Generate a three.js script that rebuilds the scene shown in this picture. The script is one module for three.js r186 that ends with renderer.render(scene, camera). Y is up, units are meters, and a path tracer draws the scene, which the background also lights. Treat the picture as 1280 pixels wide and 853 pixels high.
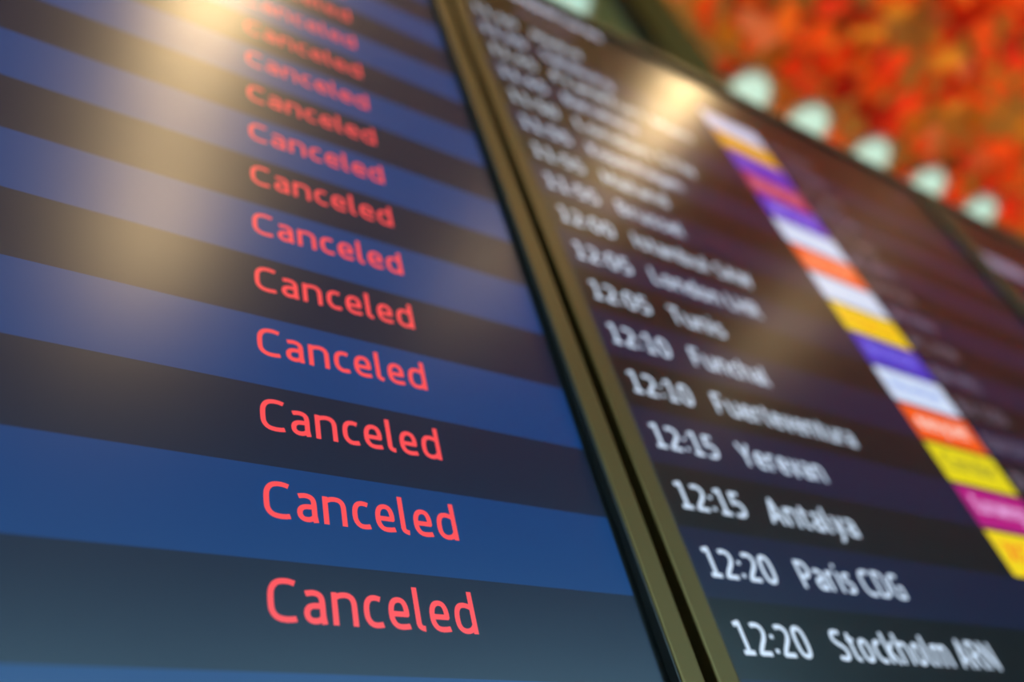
import * as THREE from 'three';
import { RoundedBoxGeometry } from 'three/addons/geometries/RoundedBoxGeometry.js';
import { mergeGeometries } from 'three/addons/utils/BufferGeometryUtils.js';

// ---------------------------------------------------------------- camera
const P = 0.048;                                   // one timetable line on the displays is 48 mm high
const ROW0 = 1.725;                                // height of the baseline of the lowest line in view
const scene = new THREE.Scene();
const camera = new THREE.PerspectiveCamera(41.9, 1280 / 853, 0.02, 200);
camera.position.set(-2.4868 * P, ROW0 - 3.6411 * P, 6.3802 * P);
camera.quaternion.setFromRotationMatrix(new THREE.Matrix4().makeBasis(
  new THREE.Vector3(0.83384391, -0.21982604, 0.50634065),
  new THREE.Vector3(-0.22073064, 0.70796973, 0.67086276),
  new THREE.Vector3(-0.50594695, -0.67115972, 0.54181391)));
camera.focus = 8.35 * P;
camera.userData.fStop = 2.9;

// ---------------------------------------------------------------- daylight, exposure
scene.background = new THREE.Color().setRGB(0.47, 0.95, 1.2);   // overcast daylight beyond the glass front
scene.backgroundIntensity = 8.8;
const renderer = new THREE.WebGLRenderer({ antialias: true });
renderer.toneMapping = THREE.LinearToneMapping;
renderer.toneMappingExposure = 1.0;
renderer.shadowMap.enabled = true;
const LIGHT = { down: 310, behind: 560, warm: 17, coolGlow: 0.62, warmGlow: 13, lens: [1, 0.70, 0.34] };

// ---------------------------------------------------------------- helpers
let seed = 20240;
const rnd = () => { seed = (seed + 0x6d2b79f5) | 0; let t = Math.imul(seed ^ (seed >>> 15), 1 | seed); t = (t + Math.imul(t ^ (t >>> 7), 61 | t)) ^ t; return ((t ^ (t >>> 14)) >>> 0) / 4294967296; };
const used = {};
function numbered(n) { const k = used[n] = (used[n] ?? -1) + 1; return k ? `${n}_${String(k).padStart(3, '0')}` : n; }
function mesh(name, geo, mat, parent = scene) {
  const m = new THREE.Mesh(geo, mat); m.name = parent === scene ? numbered(name) : name;
  m.castShadow = m.receiveShadow = true; parent.add(m); return m;
}
function thing(name, label, category, pos = [0, 0, 0], group) {
  const g = new THREE.Group(); g.name = numbered(name); g.position.set(...pos); scene.add(g);
  g.userData = { label, category }; if (group) g.userData.group = group; return g;
}
function structure(name, geo, mat) { const m = mesh(name, geo, mat); m.name = name; m.userData.kind = 'structure'; return m; }
const box = (w, h, d, x = 0, y = 0, z = 0) => new THREE.BoxGeometry(w, h, d).translate(x, y, z);
const rbox = (w, h, d, r, x = 0, y = 0, z = 0) => new RoundedBoxGeometry(w, h, d, 2, r).translate(x, y, z);
const std = (c, rough, metal = 0, extra = {}) => new THREE.MeshStandardMaterial({ color: new THREE.Color().setRGB(...c), roughness: rough, metalness: metal, ...extra });

// ---------------------------------------------------------------- procedural textures
function noiseTexture(size, fn, srgb = true) {
  const d = new Uint8Array(size * size * 4);
  for (let y = 0; y < size; y++) for (let x = 0; x < size; x++) {
    const c = fn(x / size, y / size), o = (y * size + x) * 4;
    d[o] = c[0] * 255; d[o + 1] = c[1] * 255; d[o + 2] = c[2] * 255; d[o + 3] = 255;
  }
  const t = new THREE.DataTexture(d, size, size); t.wrapS = t.wrapT = THREE.RepeatWrapping;
  t.magFilter = THREE.LinearFilter; if (srgb) t.colorSpace = THREE.SRGBColorSpace; t.needsUpdate = true; return t;
}
const woodTex = noiseTexture(256, (u, v) => {
  const g = 0.5 + 0.25 * Math.sin(u * 90 + 3 * Math.sin(v * 6.283)) + 0.15 * Math.sin(u * 251 + 2 * Math.sin(v * 12.566)) + 0.1 * (rnd() - 0.5);
  return [0.66 + 0.08 * g, 0.46 + 0.07 * g, 0.15 + 0.06 * g];
});
const stoneTex = noiseTexture(256, () => { const g = 0.60 + 0.06 * (rnd() - 0.5); return [g, g * 0.93, g * 0.80]; });
const M = {
  wood: new THREE.MeshStandardMaterial({ map: woodTex, roughness: 0.6 }),
  stone: new THREE.MeshStandardMaterial({ map: stoneTex, roughness: 0.5 }),
  soffit: std([0.03, 0.03, 0.035], 0.9),
  asphalt: std([0.07, 0.07, 0.07], 0.9),
  wall: std([0.42, 0.37, 0.29], 0.8),
  bronze: std([0.082, 0.048, 0.014], 0.45, 0.85),
  black: std([0.004, 0.004, 0.004], 0.7),
  housing: std([0.03, 0.03, 0.028], 0.6),
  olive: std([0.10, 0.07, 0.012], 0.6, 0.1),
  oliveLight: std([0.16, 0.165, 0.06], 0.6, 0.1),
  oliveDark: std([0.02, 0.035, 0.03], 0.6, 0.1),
  steel: std([0.35, 0.34, 0.3], 0.4, 0.9),
  glass: new THREE.MeshPhysicalMaterial({ color: 0xffffff, transmission: 1, roughness: 0.0, ior: 1.5, thickness: 0 }),
};

// ---------------------------------------------------------------- the hall
const H = 9, X0 = -24, X1 = 40, Z0 = -22, Z1 = 13.5;
function uvScale(g, s) { const u = g.attributes.uv; for (let i = 0; i < u.count; i++) u.setXY(i, u.getX(i) * s, u.getY(i) * s); return g; }
structure('floor', uvScale(box(X1 - X0 + 0.8, 0.3, Z1 - Z0 + 0.8, (X0 + X1) / 2, -0.15, (Z0 + Z1) / 2), 40), M.stone);
structure('ceiling', uvScale(box(X1 - X0 + 0.8, 0.3, Z1 - Z0 + 0.8, (X0 + X1) / 2, H + 0.15, (Z0 + Z1) / 2), 24), M.wood);
structure('ceiling_soffit', box(X1 - X0, 0.18, Z1 - 7.5, (X0 + X1) / 2, H - 0.09, (Z1 + 7.5) / 2), M.soffit);
structure('wall_back', box(X1 - X0, H, 0.4, (X0 + X1) / 2, H / 2, Z0 - 0.2), M.wall);
structure('wall_left', box(0.4, H, Z1 - Z0, X0 - 0.2, H / 2, (Z0 + Z1) / 2), M.wall);
structure('wall_right', box(0.4, H, Z1 - Z0, X1 + 0.2, H / 2, (Z0 + Z1) / 2), M.wall);
structure('ground', box(160, 0.3, 60, 8, -0.2, Z1 + 30.6), M.asphalt);
// the glass front behind the viewer: a wall with eight tall openings
const WIN = { x0: -19.5, pitch: 3.9, n: 9, w: 3.5, y0: 0.35, y1: 8.5 };
{
  const w = [box(X1 - X0, H - WIN.y1, 0.4, (X0 + X1) / 2, (H + WIN.y1) / 2, Z1 + 0.2), box(X1 - X0, WIN.y0, 0.4, (X0 + X1) / 2, WIN.y0 / 2, Z1 + 0.2)];
  let x = X0;
  for (let i = 0; i <= WIN.n; i++) {
    const next = i < WIN.n ? WIN.x0 + i * WIN.pitch : X1;
    w.push(box(next - x, WIN.y1 - WIN.y0, 0.4, (x + next) / 2, (WIN.y0 + WIN.y1) / 2, Z1 + 0.2)); x = next + WIN.w;
  }
  structure('wall_front', mergeGeometries(w), M.wall);
  for (let i = 0; i < WIN.n; i++) {
    const g = new THREE.Group(); g.name = `window_${i + 1}`; g.userData.kind = 'structure'; g.position.set(WIN.x0 + i * WIN.pitch + WIN.w / 2, 0, Z1 + 0.2); scene.add(g);
    const hh = WIN.y1 - WIN.y0, cy = (WIN.y0 + WIN.y1) / 2;
    mesh('window_frame', mergeGeometries([box(0.06, hh, 0.12, -WIN.w / 2 + 0.03, cy), box(0.06, hh, 0.12, WIN.w / 2 - 0.03, cy), box(WIN.w, 0.06, 0.12, 0, WIN.y0 + 0.03), box(WIN.w, 0.06, 0.12, 0, WIN.y1 - 0.03), box(WIN.w, 0.06, 0.12, 0, 3.2)]), M.housing, g);
    mesh('window_pane', box(WIN.w - 0.1, hh - 0.1, 0.012, 0, cy), M.glass, g);
  }
}

// ---------------------------------------------------------------- lettering: single-stroke glyphs, 1 unit = 1/100 line pitch
const bowlL = 'M20.6 26 C15 29 9 29.6 6 26.5 C3 23.5 2.7 19 2.7 15 C2.7 10 3 7 5.5 4.5 C8 2 12 2 15 3.2 C18 4.4 19.5 6.5 20.6 9';
const G = {
  C: [26, 'M25 36 C20 38 11 39.2 6.4 34.5 C2.4 30 2.7 25 2.7 20 C2.7 14 2.6 9.5 6.4 5.6 C10 1.8 19 1.9 25.4 3.6'],
  a: [20.2, 'M2 27.4 C8 29.3 12 29.3 15 27 C17.5 25 17.4 21 17.4 17 L17.4 8 L18.6 0 M17.4 17 L10 16.6 C4.5 16 2.7 13 2.7 9.5 C2.7 5 5.5 2.6 9.5 2.6 C13 2.6 16 4.2 17.4 6.4'],
  n: [24.2, 'M2.7 0 L2.7 31 M2.7 25.6 C7 28.6 12 29.3 15.6 28.6 C20 27.6 21.5 24 21.5 19 L21.5 0'],
  c: [18.5, 'M17.5 27.6 C12 29.4 8 29 5.5 26 C3 23 2.7 19 2.7 15.5 C2.7 11 3 8 5.5 5 C8 2 13 2 18.5 3.5'],
  e: [21, 'M2.7 14.8 L18.3 14.8 C18.6 20 18 24 16 26.6 C14 29.2 9 29.6 6 26.6 C3.5 24 2.7 19 2.7 15.5 C2.7 11 3 8 5.6 5 C8 2 14 2 20.8 3.7'],
  l: [9.2, 'M2.7 43 L2.7 8 C2.7 4 4.5 2.4 9.2 2.2'],
  d: [23.3, 'M20.6 43.2 L20.6 0 ' + bowlL],
  t: [13, 'M5 38 L5 8 C5 4 7 2.4 13 3 M0 28.8 L13 28.8'],
  o: [22, 'M11 28.9 C4.5 28.9 2.7 24 2.7 15.7 C2.7 7.5 4.5 2.5 11 2.5 C17.5 2.5 19.3 7.5 19.3 15.7 C19.3 24 17.5 28.9 11 28.9Z'],
  k: [19, 'M2.7 43 L2.7 0 M18 31 L5 16 L19 0'], h: [24, 'M2.7 43 L2.7 0 M2.7 25.6 C7 28.6 12 29.3 15.6 28.6 C20 27.6 21.5 24 21.5 19 L21.5 0'],
  m: [37, 'M2.7 0 L2.7 31 M2.7 25.6 C6 28.6 10 29.3 13.5 28.6 C17.5 27.6 18.6 24 18.6 19 L18.6 0 M18.6 25 C22 28.6 26 29.3 29.5 28.6 C33.5 27.6 34.4 24 34.4 19 L34.4 0'],
  r: [15, 'M2.7 0 L2.7 31 M2.7 24 C5 27.6 9 29.2 14.5 28.6'], i: [6, 'M2.8 0 L2.8 31 M2.8 37 L2.8 43'],
  s: [19, 'M16.4 27.6 C11 29.6 3 29.6 3 23 C3 17 16.4 17 16.4 9 C16.4 2 8 1.4 2 4'],
  u: [24, 'M21.3 31 L21.3 0 M21.3 6 C17 3 12 2.2 8.4 2.9 C4 4 2.7 7 2.7 12 L2.7 31'], v: [19, 'M1.5 31 L9.5 1 L17.5 31'],
  y: [20, 'M1.5 31 L10 2 M18.5 31 L9 -6 C8 -9 6 -10 2 -9.5'], g: [23.3, bowlL + ' M20.6 31 L20.6 -4 C20.6 -9 16 -10.5 4 -9'],
  b: [23.3, 'M2.7 43 L2.7 0 M2.7 26 C8 29 14 29.6 17.3 26.5 C20 23.5 20.6 19 20.6 15 C20.6 10 20 7 17.8 4.5 C15 2 10 2 7.5 3 C5 4 3.5 6 2.7 8'],
  f: [13, 'M14 42 C8 43.5 5 42 5 36 L5 0 M0 28.8 L13 28.8'], p: [23, 'M2.7 31 L2.7 -10 M2.7 26 C8 29 14 29.6 17.3 26.5 C20 23.5 20.6 19 20.6 15 C20.6 10 20 7 17.8 4.5 C15 2 10 2 7.5 3 C5 4 3.5 6 2.7 8'],
  w: [30, 'M1.5 31 L8.5 1 L15 28 L21.5 1 L28.5 31'], z: [17, 'M2 28.8 L15 28.8 L2.5 2.6 L16 2.6'],
  A: [25, 'M1.5 0 L12.5 40 L23.5 0 M5.5 12 L19.5 12'], R: [25, 'M2.8 0 L2.8 38.4 L12 38.4 C24 38.4 24 20 12 20 L2.8 20 M13 20 L23.5 0'],
  N: [27, 'M2.8 0 L2.8 39 L24.2 2 L24.2 41'], P: [24, 'M2.8 0 L2.8 38.4 L12 38.4 C24.5 38.4 24.5 17.5 12 17.5 L2.8 17.5'],
  D: [27, 'M2.8 2.7 L2.8 38.4 L11 38.4 C21 38.4 24.3 32 24.3 20.5 C24.3 9 21 2.7 11 2.7Z'], G: [27, 'M24 36 C19 38.6 11 39.2 6.4 34.5 C2.4 30 2.7 25 2.7 20 C2.7 14 2.6 9.5 6.4 5.6 C10 1.8 19 2 24.3 4 L24.3 19 L14 19'],
  Y: [24, 'M1.5 41 L12 18 L22.5 41 M12 18 L12 0'], F: [21, 'M2.8 0 L2.8 38.4 L20 38.4 M2.8 20.5 L18 20.5'], T: [23, 'M11.5 0 L11.5 38.4 M0.5 38.4 L22.5 38.4'],
  L: [20, 'M2.8 41 L2.8 2.7 L20 2.7'], H: [27, 'M2.8 0 L2.8 41 M24.2 0 L24.2 41 M2.8 21 L24.2 21'], S: [23, 'M20 36.4 C14 39.4 3 39.4 3 30 C3 20 20.5 22 20.5 11 C20.5 1 9 1.4 2 4.4'],
  W: [36, 'M1.5 41 L9 1 L18 36 L27 1 L34.5 41'], I: [6, 'M2.8 0 L2.8 41'], B: [25, 'M2.8 2.7 L2.8 38.4 L12 38.4 C23 38.4 23 21.5 12 21.5 L2.8 21.5 M12 21.5 C25.5 21.5 25.5 2.7 12 2.7 L2.8 2.7'],
  M: [33, 'M2.8 0 L2.8 38 L16.5 10 L30.2 38 L30.2 0'], K: [24, 'M2.8 41 L2.8 0 M22 41 L5 21 L23 0'], E: [21, 'M20 38.4 L2.8 38.4 L2.8 2.7 L20 2.7 M2.8 20.5 L18 20.5'],
  U: [26, 'M2.8 41 L2.8 13 C2.8 0 23.2 0 23.2 13 L23.2 41'], J: [17, 'M14 41 L14 11 C14 3 9 1.5 1.5 3'], Q: [27, 'M13.5 38.5 C5 38.5 2.7 32 2.7 20.5 C2.7 9 5 2.5 13.5 2.5 C22 2.5 24.3 9 24.3 20.5 C24.3 32 22 38.5 13.5 38.5Z M15 9 L24 -1'],
  O: [27, 'M13.5 38.5 C5 38.5 2.7 32 2.7 20.5 C2.7 9 5 2.5 13.5 2.5 C22 2.5 24.3 9 24.3 20.5 C24.3 32 22 38.5 13.5 38.5Z'], V: [24, 'M1.5 41 L12 1 L22.5 41'], j: [8, 'M5 31 L5 -4 C5 -8 3 -9.5 -1 -9.5 M5 37 L5 43'], x: [20, 'M1.5 31 L18.5 0 M18.5 31 L1.5 0'], q: [23.3, bowlL + ' M20.6 31 L20.6 -10'],
  X: [24, 'M2 41 L22 0 M22 41 L2 0'],
  0: [24, 'M12 38.5 C4.5 38.5 2.7 32 2.7 20.5 C2.7 9 4.5 2.5 12 2.5 C19.5 2.5 21.3 9 21.3 20.5 C21.3 32 19.5 38.5 12 38.5Z'],
  1: [22, 'M2 36.5 L11.5 39.5 L11.5 2.7 M2.5 2.7 L21 2.7'], 2: [23, 'M2 36.5 C9 40 20.5 39 20 29 C19.6 20 8 14 3 2.8 L21.5 2.8'],
  3: [22, 'M2 36.5 C9 40 19 38.5 19 30 C19 23 14 21.5 8 21.5 M8 21.5 C15 21.5 20 19 20 12 C20 2 9 1 1.5 4'], 4: [23, 'M13 40 L2.5 12.5 L22 12.5 M16.5 24 L16.5 0'],
  5: [22, 'M19 38.4 L4.5 38.4 L3.8 22 C12 25.5 20 22 20 13 C20 2 9 1 1.5 4'], 6: [23, 'M19 37.5 C9 40 2.7 31 2.7 17 C2.7 7 6 2.5 12 2.5 C18 2.5 20.5 7 20.5 13 C20.5 20 17 23 12 23 C8 23 4 21 2.7 17'],
  7: [21, 'M1.5 38.4 L19.5 38.4 L7 0'], 8: [23, 'M11.5 21.5 C2 22.5 2 38.5 11.5 38.5 C21 38.5 21 22.5 11.5 21.5 C0 20.5 0 2.5 11.5 2.5 C23 2.5 23 20.5 11.5 21.5Z'],
  9: [23, 'M4 3.5 C14 1 20.5 10 20.5 24 C20.5 34 17 38.5 11.5 38.5 C5 38.5 2.7 34 2.7 28 C2.7 21 6 18 11 18 C15 18 19 20 20.5 24'],
  ':': [6, 'M3 4 L3 9.5 M3 22 L3 27.5'], ' ': [8, ''], '-': [14, 'M2 17 L12 17'],
};
const BEARING = 6.2, paths = {};
function wordWidth(s) { let w = 0; for (const ch of s) w += G[ch][0] + BEARING; return w - BEARING; }
// draws s with its baseline at (X, Y) in line pitches; width fits it to a measured length
function word(ctx, s, X, Y, { width, weight = 5.5, size = 1, color }) {
  const n = wordWidth(s), sx = width ? (width * 100) / (n * size) : 1;
  ctx.save(); ctx.translate(X, Y); ctx.scale(0.01 * size * sx, 0.01 * size);
  ctx.strokeStyle = color; ctx.lineWidth = weight; ctx.lineCap = 'butt'; ctx.lineJoin = 'round';
  for (const ch of s) { if (G[ch][1]) ctx.stroke(paths[ch] ??= new Path2D(G[ch][1])); ctx.translate(G[ch][0] + BEARING, 0); }
  ctx.restore();
}

// ---------------------------------------------------------------- what the screens show (X, Y in line pitches)
const SCREEN = { w: 19.20, top: 18.36, bottom: -15.9, bezel: 0.33, proud: 0.14, gap: 0.18, pitch: 20.04 };
SCREEN.pitch = SCREEN.w + 2 * SCREEN.bezel + SCREEN.gap;
const LX1 = 4.19, LX0 = LX1 - SCREEN.w, RX0 = LX1 + 2 * SCREEN.bezel + SCREEN.gap, RX1 = RX0 + SCREEN.w, TX0 = RX1 + 2 * SCREEN.bezel + SCREEN.gap;
const rect = (c, x0, y0, x1, y1, f) => { c.fillStyle = f; c.fillRect(x0, y0, x1 - x0, y1 - y0); };
function bands(c, x0, x1, off, pitch, light, dark, kMax) {
  rect(c, x0, SCREEN.bottom, x1, SCREEN.top, dark);
  for (let k = -17; k <= kMax; k += 2) rect(c, x0, off + k * pitch, x1, off + (k + 1) * pitch, light);
}
function edges(c, x0, x1) {                                        // the dead black rim of the panel
  const b = 0.12;
  rect(c, x0, SCREEN.bottom, x0 + b, SCREEN.top, '#000'); rect(c, x1 - b, SCREEN.bottom, x1, SCREEN.top, '#000');
  rect(c, x0, SCREEN.top - b, x1, SCREEN.top, '#000'); rect(c, x0, SCREEN.bottom, x1, SCREEN.bottom + b, '#000');
}
function drawCanceled(c) {
  bands(c, LX0, LX1, -0.43, 1, '#003470', '#091230', 17);
  for (let k = 0; k <= 16; k++) word(c, 'Canceled', 0, k, { width: 1.987, weight: 5.6, color: '#ff4a50' });
  edges(c, LX0, LX1);
}
const ROWS = [                                                     // time, destination, where it ends, tag colour, tag text, its colour, flight
  ['12:20', 'Stockholm ARN', 10.58, '#c9d2ea', '', '', 'DY 4304'], ['12:20', 'Paris CDG', 9.27, '#d8dcec', '', '', 'AF 1135'],
  ['12:15', 'Antalya', 8.95, '#f2d60a', 'XC', '#f0641e', 'XC 7044'], ['12:15', 'Yerevan', 8.92, '#b00a7c', 'Eurowings', '#f0b8ee', 'EW 8980'],
  ['12:10', 'Fuerteventura', 10.37, '#e2d400', 'Condor', '#8f8a2c', 'DE 1482'], ['12:10', 'Funchal', 8.83, '#f25a08', 'easyJet', '#ffe6dc', 'EJU 5175'],
  ['12:05', 'Tunis', 8.32, '#cfe0fb', 'Nouvelair', '#86a6e0', 'BJ 133'], ['12:05', 'London LHR', 9.78, '#4030c0', 'British', '#7c78f0', 'BA 991'],
  ['12:00', 'Istanbul SAW', 10.11, '#f0cc06', 'Pegasus', '#f0a010', 'PC 978'], ['11:55', 'Brussel', 8.74, '#cfdcf4', '', '', 'SN 2584'],
  ['11:55', 'Mailand', 8.78, '#f25c14', 'easyJet', '#ffb08c', 'EJU 5121'], ['11:55', 'Kopenhagen', 9.63, '#cfdcf6', '', '', 'SK 1674'],
  ['11:50', 'London STN', 10.47, '#5a2cc8', 'Wizz', '#9a8cf0', 'FR 146'], ['11:45', 'Barcelona', 9.15, '#b0305a', 'Iberia', '#e08aa8', 'EW 8534'],
  ['11:45', 'Frankfurt Main', 11.35, '#6030c0', 'LOT', '#8060d0', 'LH 183'], ['11:40', 'Salzburg', 9.14, '#e0a010', 'Lufthansa', '#f0c040', 'LH 1935'],
  ['11:40', 'Madrid', 8.53, '#c8cce8', '', '', 'FR 2525'],
];
const RP = 0.979;
function drawDepartures(c, X = RX0) {
  const s = X - RX0;
  bands(c, X, X + SCREEN.w, -0.33, RP, '#0b1032', '#08080d', 15);
  c.save(); c.translate(s, 0);
  const white = '#d4e8ff', dim = '#74728a';
  ROWS.forEach(([time, to, end, tag, txt, tcol, flight], k) => {
    const y = k * RP - 0.04, b0 = k * RP - 0.33, name = to;
    word(c, time, 5.42, y, { width: 1.2, weight: 6.3, color: white });
    word(c, name, 7.09, y, { width: end - 7.09, weight: 6.3, color: white });
    if (k > 1) rect(c, 12.76, b0 + 0.04, 15.03, b0 + RP - 0.03, tag);
    if (k > 1 && txt) word(c, txt, 13.05, y + 0.08, { width: txt.length > 3 ? 1.7 : 0.7, weight: 7, size: 0.9, color: tcol });
    if (k > 1) word(c, flight, 15.35, y, { width: 1.75, weight: 6, color: dim });
  });
  word(c, 'Departures', 7.0, 17.72, { width: 2.95, weight: 8.5, size: 1.15, color: '#e4e4fa' });
  word(c, 'Destination', 6.95, 16.75, { width: 1.75, weight: 6, size: 0.8, color: '#8a7c9c' });
  word(c, 'Gate', 22.0, 16.75, { width: 0.8, weight: 6, size: 0.8, color: '#5c4c74' });
  c.restore();
  edges(c, X, X + SCREEN.w);
}
function drawThird(c) {
  bands(c, TX0, TX0 + SCREEN.w, -0.33, RP, '#0b1032', '#08080d', 15);
  rect(c, TX0 + 0.6, 14.7, TX0 + 3.2, 15.6, '#7c7a96'); 
  edges(c, TX0, TX0 + SCREEN.w);
}
// one screen: rectangles [x0, y0, x1, y1, pixels per line], each with the part of the picture that it shows
function screenPanel(parent, rects, draw, cx) {
  const geos = [], mats = [];
  for (const [x0, y0, x1, y1, res] of rects) {
    const cv = document.createElement('canvas'); cv.width = Math.round((x1 - x0) * res); cv.height = Math.round((y1 - y0) * res);
    const c = cv.getContext('2d'); c.scale(cv.width / (x1 - x0), -cv.height / (y1 - y0)); c.translate(-x0, -y1); draw(c);
    const t = new THREE.CanvasTexture(cv); t.colorSpace = THREE.SRGBColorSpace; t.magFilter = THREE.LinearFilter;
    mats.push(new THREE.MeshPhysicalMaterial({ color: 0x020202, roughness: 0.275, ior: 1.37, emissive: 0xffffff, emissiveIntensity: 1, emissiveMap: t }));
    geos.push(new THREE.PlaneGeometry((x1 - x0) * P, (y1 - y0) * P).translate(((x0 + x1) / 2 - cx) * P, ((y0 + y1) / 2 - SCREEN.bottom) * P, 0));
  }
  return mesh('screen_panel', mergeGeometries(geos, true), mats, parent);
}
function display(label, x0, rects, draw) {
  const cx = x0 + SCREEN.w / 2, base = ROW0 + SCREEN.bottom * P;
  const g = thing('departure_display', label, 'display', [cx * P, base, 0], 'airport departure displays in a row');
  const w = SCREEN.w * P, h = (SCREEN.top - SCREEN.bottom) * P, b = SCREEN.bezel * P, pr = SCREEN.proud * P, D = 0.05;
  screenPanel(g, rects, draw, cx);
  mesh('housing', box(w + 2 * b - 0.006, h + 2 * b - 0.006, D, 0, h / 2, -D / 2 - 0.003), M.housing, g);
  const zc = (pr - 0.02) / 2, dz = pr + 0.02, r = 0.0016, t = 0.0012;
  for (const s of [-1, 1]) {
    mesh('bezel', rbox(b, h + 2 * b, dz, r, s * (w / 2 + b / 2), h / 2, zc), M.bronze, g);
    mesh('gasket', box(t, h, pr - 0.001, s * (w / 2 - t / 2), h / 2, pr / 2 - 0.0005), M.black, g);
  }
  for (const [y, s] of [[-b / 2, 1], [h + b / 2, -1]]) {
    mesh('bezel', rbox(w - 0.0002, b, dz, r, 0, y, zc), M.bronze, g);
    mesh('gasket', box(w, t, pr - 0.001, 0, y + s * (b / 2 + t / 2), pr / 2 - 0.0005), M.black, g);
  }
  return g;
}
const T = SCREEN.top, Bt = SCREEN.bottom;
display('departure display listing red Canceled remarks on blue and black stripes', LX0,
  [[LX1 - 8, -1.5, LX1, 6, 220], [LX1 - 8, 6, LX1, T, 110], [LX1 - 8, Bt, LX1, -1.5, 24], [LX0, Bt, LX1 - 8, T, 24]], drawCanceled);
display('departure display listing white times, destinations and coloured airline tags', RX0,
  [[RX0, -2, RX0 + 11, 8, 130], [RX0, 8, RX0 + 11, T, 90], [RX0 + 11, -2, RX1, T, 60], [RX0, Bt, RX1, -2, 24]], drawDepartures);
display('departure display beyond the airline tags, only its top corner showing', TX0,
  [[TX0, Bt, TX0 + SCREEN.w, T, 40]], drawThird);

// ---------------------------------------------------------------- the stand that carries the displays
{
  const xa = (LX0 - 0.2) * P, xb = (TX0 + SCREEN.w + 0.2) * P, cx = (xa + xb) / 2;
  const g = thing('display_stand', 'black steel stand that carries the row of departure displays', 'stand', [cx, 0, -0.1]);
  for (const y of [1.25, 2.3]) mesh('rail', rbox(xb - xa, 0.08, 0.045, 0.006, 0, y, 0.0225), M.housing, g);
  for (const u of [-0.5, -0.167, 0.167, 0.5]) {
    mesh('post', rbox(0.09, 2.45, 0.08, 0.008, u * (xb - xa - 0.2), 1.24, -0.045), M.housing, g);
    mesh('foot', rbox(0.16, 0.03, 0.75, 0.008, u * (xb - xa - 0.2), 0.015, 0), M.housing, g);
  }
}

// ---------------------------------------------------------------- hall column behind the displays
{
  const az = THREE.MathUtils.degToRad(23.6), d = 4.0;
  const g = thing('steel_column', 'dark olive steel column with a recessed groove behind the displays', 'column', [camera.position.x + d * Math.cos(az), 0, camera.position.z - d * Math.sin(az)]);
  g.rotation.y = az - Math.PI / 2 + 0.12;
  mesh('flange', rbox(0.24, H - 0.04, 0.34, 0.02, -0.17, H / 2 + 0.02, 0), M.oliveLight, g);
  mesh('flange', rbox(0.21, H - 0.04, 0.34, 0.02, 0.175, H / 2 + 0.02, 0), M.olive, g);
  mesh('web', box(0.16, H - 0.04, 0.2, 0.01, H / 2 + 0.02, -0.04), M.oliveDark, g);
  mesh('base_plate', rbox(0.7, 0.03, 0.5, 0.01, 0, 0.015, 0), M.oliveDark, g);
}

// ---------------------------------------------------------------- round lamps hung in a row under the edge of the canopy
const coolMat = new THREE.MeshStandardMaterial({ color: 0x777777, emissive: new THREE.Color().setRGB(0.50, 0.96, 0.86), emissiveIntensity: LIGHT.coolGlow, roughness: 0.4 });
const ringGeo = new THREE.LatheGeometry([[0.2, 0], [0.2, -0.05], [0.212, -0.06], [0.235, -0.055], [0.24, 0], [0.2, 0]].map(([x, y]) => new THREE.Vector2(x, y)), 32);
const discGeo = new THREE.CylinderGeometry(0.199, 0.199, 0.02, 32).translate(0, -0.03, 0);
const backGeo = new THREE.CylinderGeometry(0.15, 0.238, 0.06, 32).translate(0, 0.03, 0);
const LY = 7.4, downX = [2.82, 4.66, 5.38, 6.22, 7.06, 7.92];
const downWhere = ['left of the olive column', 'just right of the olive column', 'second right of the olive column', 'third right of the olive column', 'fourth right of the olive column', 'farthest right of the olive column'];
downX.forEach((x, i) => {
  const g = thing('round_lamp', 'round pale lamp under the red canopy, ' + downWhere[i], 'ceiling light', [x, LY, -1.32], 'round lamps in a row under the canopy');
  mesh('ring', ringGeo, M.steel, g); mesh('diffuser', discGeo, coolMat, g); mesh('lamp_housing', backGeo, M.steel, g);
  mesh('rod', new THREE.CylinderGeometry(0.008, 0.008, H - LY - 0.05, 8).translate(0, (H - LY + 0.05) / 2, 0), M.steel, g);
  const l = new THREE.SpotLight(new THREE.Color().setRGB(0.85, 1, 0.92), LIGHT.down, 0, i ? 0.95 : 0.55, 0.5, 2); l.position.set(0, -0.055, 0); l.castShadow = true; l.shadow.radius = 6;
  l.target.position.set(i ? 0 : -2.2, -5, i ? -1 : -2.5); g.add(l, l.target);
});

// ---------------------------------------------------------------- second row of ceiling downlights, warm, lighting the floor behind the displays
const warmMat = new THREE.MeshStandardMaterial({ color: 0x777777, emissive: new THREE.Color().setRGB(...LIGHT.lens), emissiveIntensity: 1.5, roughness: 0.4 });
['first', 'second', 'third', 'fourth', 'fifth', 'sixth'].forEach((n, i) => {
  const g = thing('ceiling_downlight', `warm white ceiling downlight, ${n} of the hidden row farther behind the displays`, 'ceiling light', [1.5 + i * 2.6, H, -4.6], 'warm downlights behind the displays');
  mesh('ring', ringGeo, M.steel, g); mesh('diffuser', discGeo, warmMat, g);
  const l = new THREE.SpotLight(new THREE.Color().setRGB(1, 0.78, 0.48), LIGHT.behind, 0, 0.75, 0.4, 2); l.position.set(0, -0.055, 0); l.castShadow = true; l.shadow.radius = 6;
  l.target.position.set(0, -5, 0); g.add(l, l.target);
});

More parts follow.
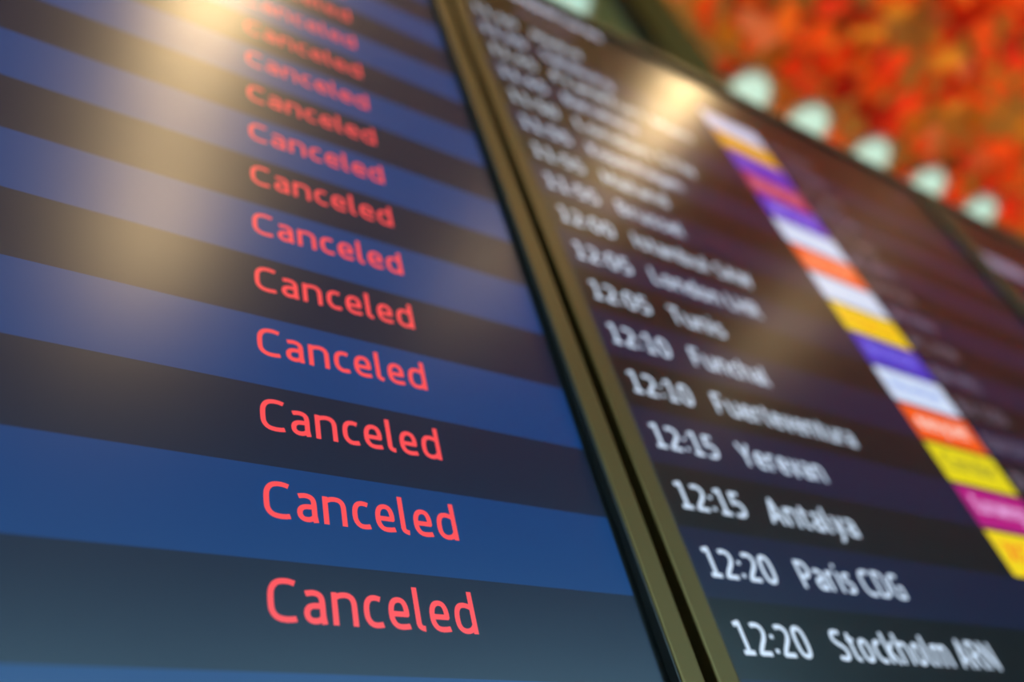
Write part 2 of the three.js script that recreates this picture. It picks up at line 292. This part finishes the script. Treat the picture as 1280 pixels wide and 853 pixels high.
// ---------------------------------------------------------------- warm pendant lamps over the hall (seen as reflections in the screens)
const shadeGeo = new THREE.LatheGeometry([[0.03, 0.34], [0.1, 0.33], [0.2, 0.24], [0.26, 0.1], [0.275, 0], [0.268, 0.004], [0.25, 0.1], [0.19, 0.23], [0.09, 0.315], [0.03, 0.325]].map(([x, y]) => new THREE.Vector2(x, y)), 40);
const pdiscGeo = new THREE.CylinderGeometry(0.255, 0.255, 0.02, 40).translate(0, 0.035, 0);
function pendant(px, pz, y, power, glow, label) {                   // px, pz: where it would hang at ceiling height as seen mirrored
  const mx = camera.position.x, mz = -camera.position.z, k = (y - camera.position.y) / (H - camera.position.y);
  const g = thing('pendant_lamp', label, 'lamp', [mx + (px - mx) * k, y, mz + (pz - mz) * k], 'warm pendant lamps over the hall');
  mesh('lamp_shade', shadeGeo, M.steel, g);
  mesh('diffuser', pdiscGeo, new THREE.MeshStandardMaterial({ color: 0xffffff, emissive: new THREE.Color().setRGB(...LIGHT.lens), emissiveIntensity: glow, roughness: 0.5 }), g);
  mesh('cord', new THREE.CylinderGeometry(0.008, 0.008, H - y - 0.33, 8).translate(0, (H - y + 0.33) / 2, 0), M.black, g);
  mesh('ceiling_rose', new THREE.CylinderGeometry(0.06, 0.06, 0.03, 20).translate(0, H - y - 0.015, 0), M.black, g);
  const l = new THREE.SpotLight(new THREE.Color().setRGB(...LIGHT.lens), power, 0, 1.3, 0.4, 2); l.position.set(0, 0.02, 0); l.castShadow = true; l.shadow.radius = 10;
  l.target.position.set(0, -5, 0); g.add(l, l.target);
}
const gl = LIGHT.warmGlow, pw = LIGHT.warm;
pendant(0.88, 2.75, 7.2, pw, gl, 'warm pendant lamp mirrored brightest at the top of the Canceled display');
pendant(1.12, 5.5, 7.2, pw * 1.5, gl * 1.5, 'warm pendant lamp mirrored in the stripes left of the Canceled words');
pendant(0.9, 4.05, 7.2, pw * 0.35, gl * 0.35, 'faint warm pendant lamp mirrored between the two bright ones on the Canceled display');
pendant(5.23, 1.95, 7.2, pw * 0.45, gl * 0.45, 'warm pendant lamp mirrored as the bright patch on the listing display');
pendant(8.94, 4.5, 7.0, pw * 0.24, gl * 0.24, 'dim pendant lamp mirrored faintly beside the airline tags');
pendant(4.48, 4.74, 7.2, pw * 0.26, gl * 0.26, 'dim pendant lamp mirrored faintly beside the display bezel');

// ---------------------------------------------------------------- hanging canopy of red leaves under the wooden ceiling
{
  const g = thing('hanging_canopy', 'hanging canopy of red and orange leaves under the wooden ceiling', 'ceiling decoration', [0, 0, 0]);
  const tones = [[0.92, 0.04, 0.004], [0.95, 0.09, 0.005], [0.92, 0.16, 0.01], [0.5, 0.01, 0.002], [0.96, 0.25, 0.11], [0.72, 0.26, 0.02], [0.68, 0.025, 0.004]];
  const mats = tones.map((c) => new THREE.MeshPhysicalMaterial({ color: new THREE.Color().setRGB(...c), roughness: 0.8, specularIntensity: 0.3, transmission: 0.25, thickness: 0, side: THREE.DoubleSide }));
  function leafGeo(bend, wide) {                                    // an ovate blade folded along its midrib and drooping at the tip
    const rows = [[-0.5, 0.02], [-0.34, 0.62], [-0.1, 1], [0.15, 0.86], [0.36, 0.45], [0.52, 0.03]], v = [], ix = [];
    rows.forEach(([t, w]) => { const y = -bend * t * t; for (const s of [-1, 0, 1]) v.push(s * w * wide * 0.5, y + Math.abs(s) * w * 0.12, t); });
    for (let i = 0; i < rows.length - 1; i++) for (let j = 0; j < 2; j++) { const a = i * 3 + j; ix.push(a, a + 3, a + 1, a + 1, a + 3, a + 4); }
    const q = new THREE.BufferGeometry(); q.setAttribute('position', new THREE.Float32BufferAttribute(v, 3)); q.setIndex(ix); q.computeVertexNormals(); return q;
  }
  const shapes = [leafGeo(0.25, 0.75), leafGeo(0.5, 0.62), leafGeo(0.1, 0.9)];
  const CX0 = 4.35, CX1 = 21.9, CZ0 = -2.1, CZ1 = 7.18, list = [];
  while (list.length < 4300) {
    const x = CX0 + (CX1 - CX0) * rnd(), z = CZ0 + (CZ1 - CZ0) * rnd(), y = 7.9 + 0.9 * rnd();
    if (Math.sin(x * 2.3 + 1.3 * Math.sin(z * 1.9)) * Math.sin(z * 3.1 + 1.1 * Math.sin(x * 1.7)) < -0.25 && rnd() < 0.75) continue;
    if (x > 7.5 && rnd() < 0.28) continue;
    if (Math.abs(z + 1.32) < 0.2 && downX.some((d) => Math.abs(d - x) < 0.2)) continue;      // room for the lamp rods
    const far = THREE.MathUtils.clamp((x - 5) / 6, 0, 1), q = rnd();
    const tone = q < 0.22 ? 0 : q < 0.42 + 0.1 * (1 - far) ? 1 : q < 0.58 ? 2 : q < 0.68 + 0.08 * far ? 3 : q < 0.83 - 0.08 * far ? 4 : q < 0.93 ? 5 : 6;
    const s = 0.17 + 0.19 * rnd();
    const m = new THREE.Matrix4().compose(new THREE.Vector3(x, y, z), new THREE.Quaternion().setFromEuler(new THREE.Euler((rnd() - 0.5) * 1.3, rnd() * 6.283, (rnd() - 0.5) * 1.3)), new THREE.Vector3(s, s, s));
    list.push({ m, tone, shape: Math.floor(rnd() * 3), s, p: new THREE.Vector3(x, y, z) });
  }
  // the 300 leaves that show largest are parts; the others fill in behind and beside them
  camera.updateMatrixWorld(true); camera.updateProjectionMatrix();
  const inv = camera.matrixWorld.clone().invert();
  for (const l of list) {
    const c = l.p.clone().applyMatrix4(inv), n = c.clone().applyMatrix4(camera.projectionMatrix);
    l.seen = c.z < 0 && Math.abs(n.x) < 1 && Math.abs(n.y) < 1 ? l.s / -c.z : 0;
  }
  list.sort((a, b) => b.seen - a.seen);
  const rest = mats.map(() => []);
  list.forEach((l, i) => {
    if (i < 300) { const o = mesh('leaf', shapes[l.shape], mats[l.tone], g); o.matrix.copy(l.m); o.matrix.decompose(o.position, o.quaternion, o.scale); }
    else rest[l.tone].push(shapes[l.shape].clone().applyMatrix4(l.m));
  });
  const filler = mesh('leaf_filling', mergeGeometries(rest.filter((r) => r.length).map((r) => mergeGeometries(r)), true), mats, g); filler.userData.kind = 'stuff';
  const cords = [];
  for (let x = CX0; x <= CX1 + 0.01; x += 0.9) cords.push(new THREE.CylinderGeometry(0.006, 0.006, CZ1 - CZ0, 6).rotateX(Math.PI / 2).translate(x, 8.0, (CZ0 + CZ1) / 2));
  for (let z = CZ0; z <= CZ1 + 0.01; z += 0.87) cords.push(new THREE.CylinderGeometry(0.006, 0.006, CX1 - CX0, 6).rotateZ(Math.PI / 2).translate((CX0 + CX1) / 2, 8.0, z));
  for (let x = CX0; x <= CX1 + 0.01; x += 2.7) for (let z = CZ0; z <= CZ1 + 0.01; z += 2.61) cords.push(new THREE.CylinderGeometry(0.006, 0.006, H - 8, 6).translate(x, (H + 8) / 2, z));
  mesh('net_cord', mergeGeometries(cords), M.black, g);
}

renderer.render(scene, camera);
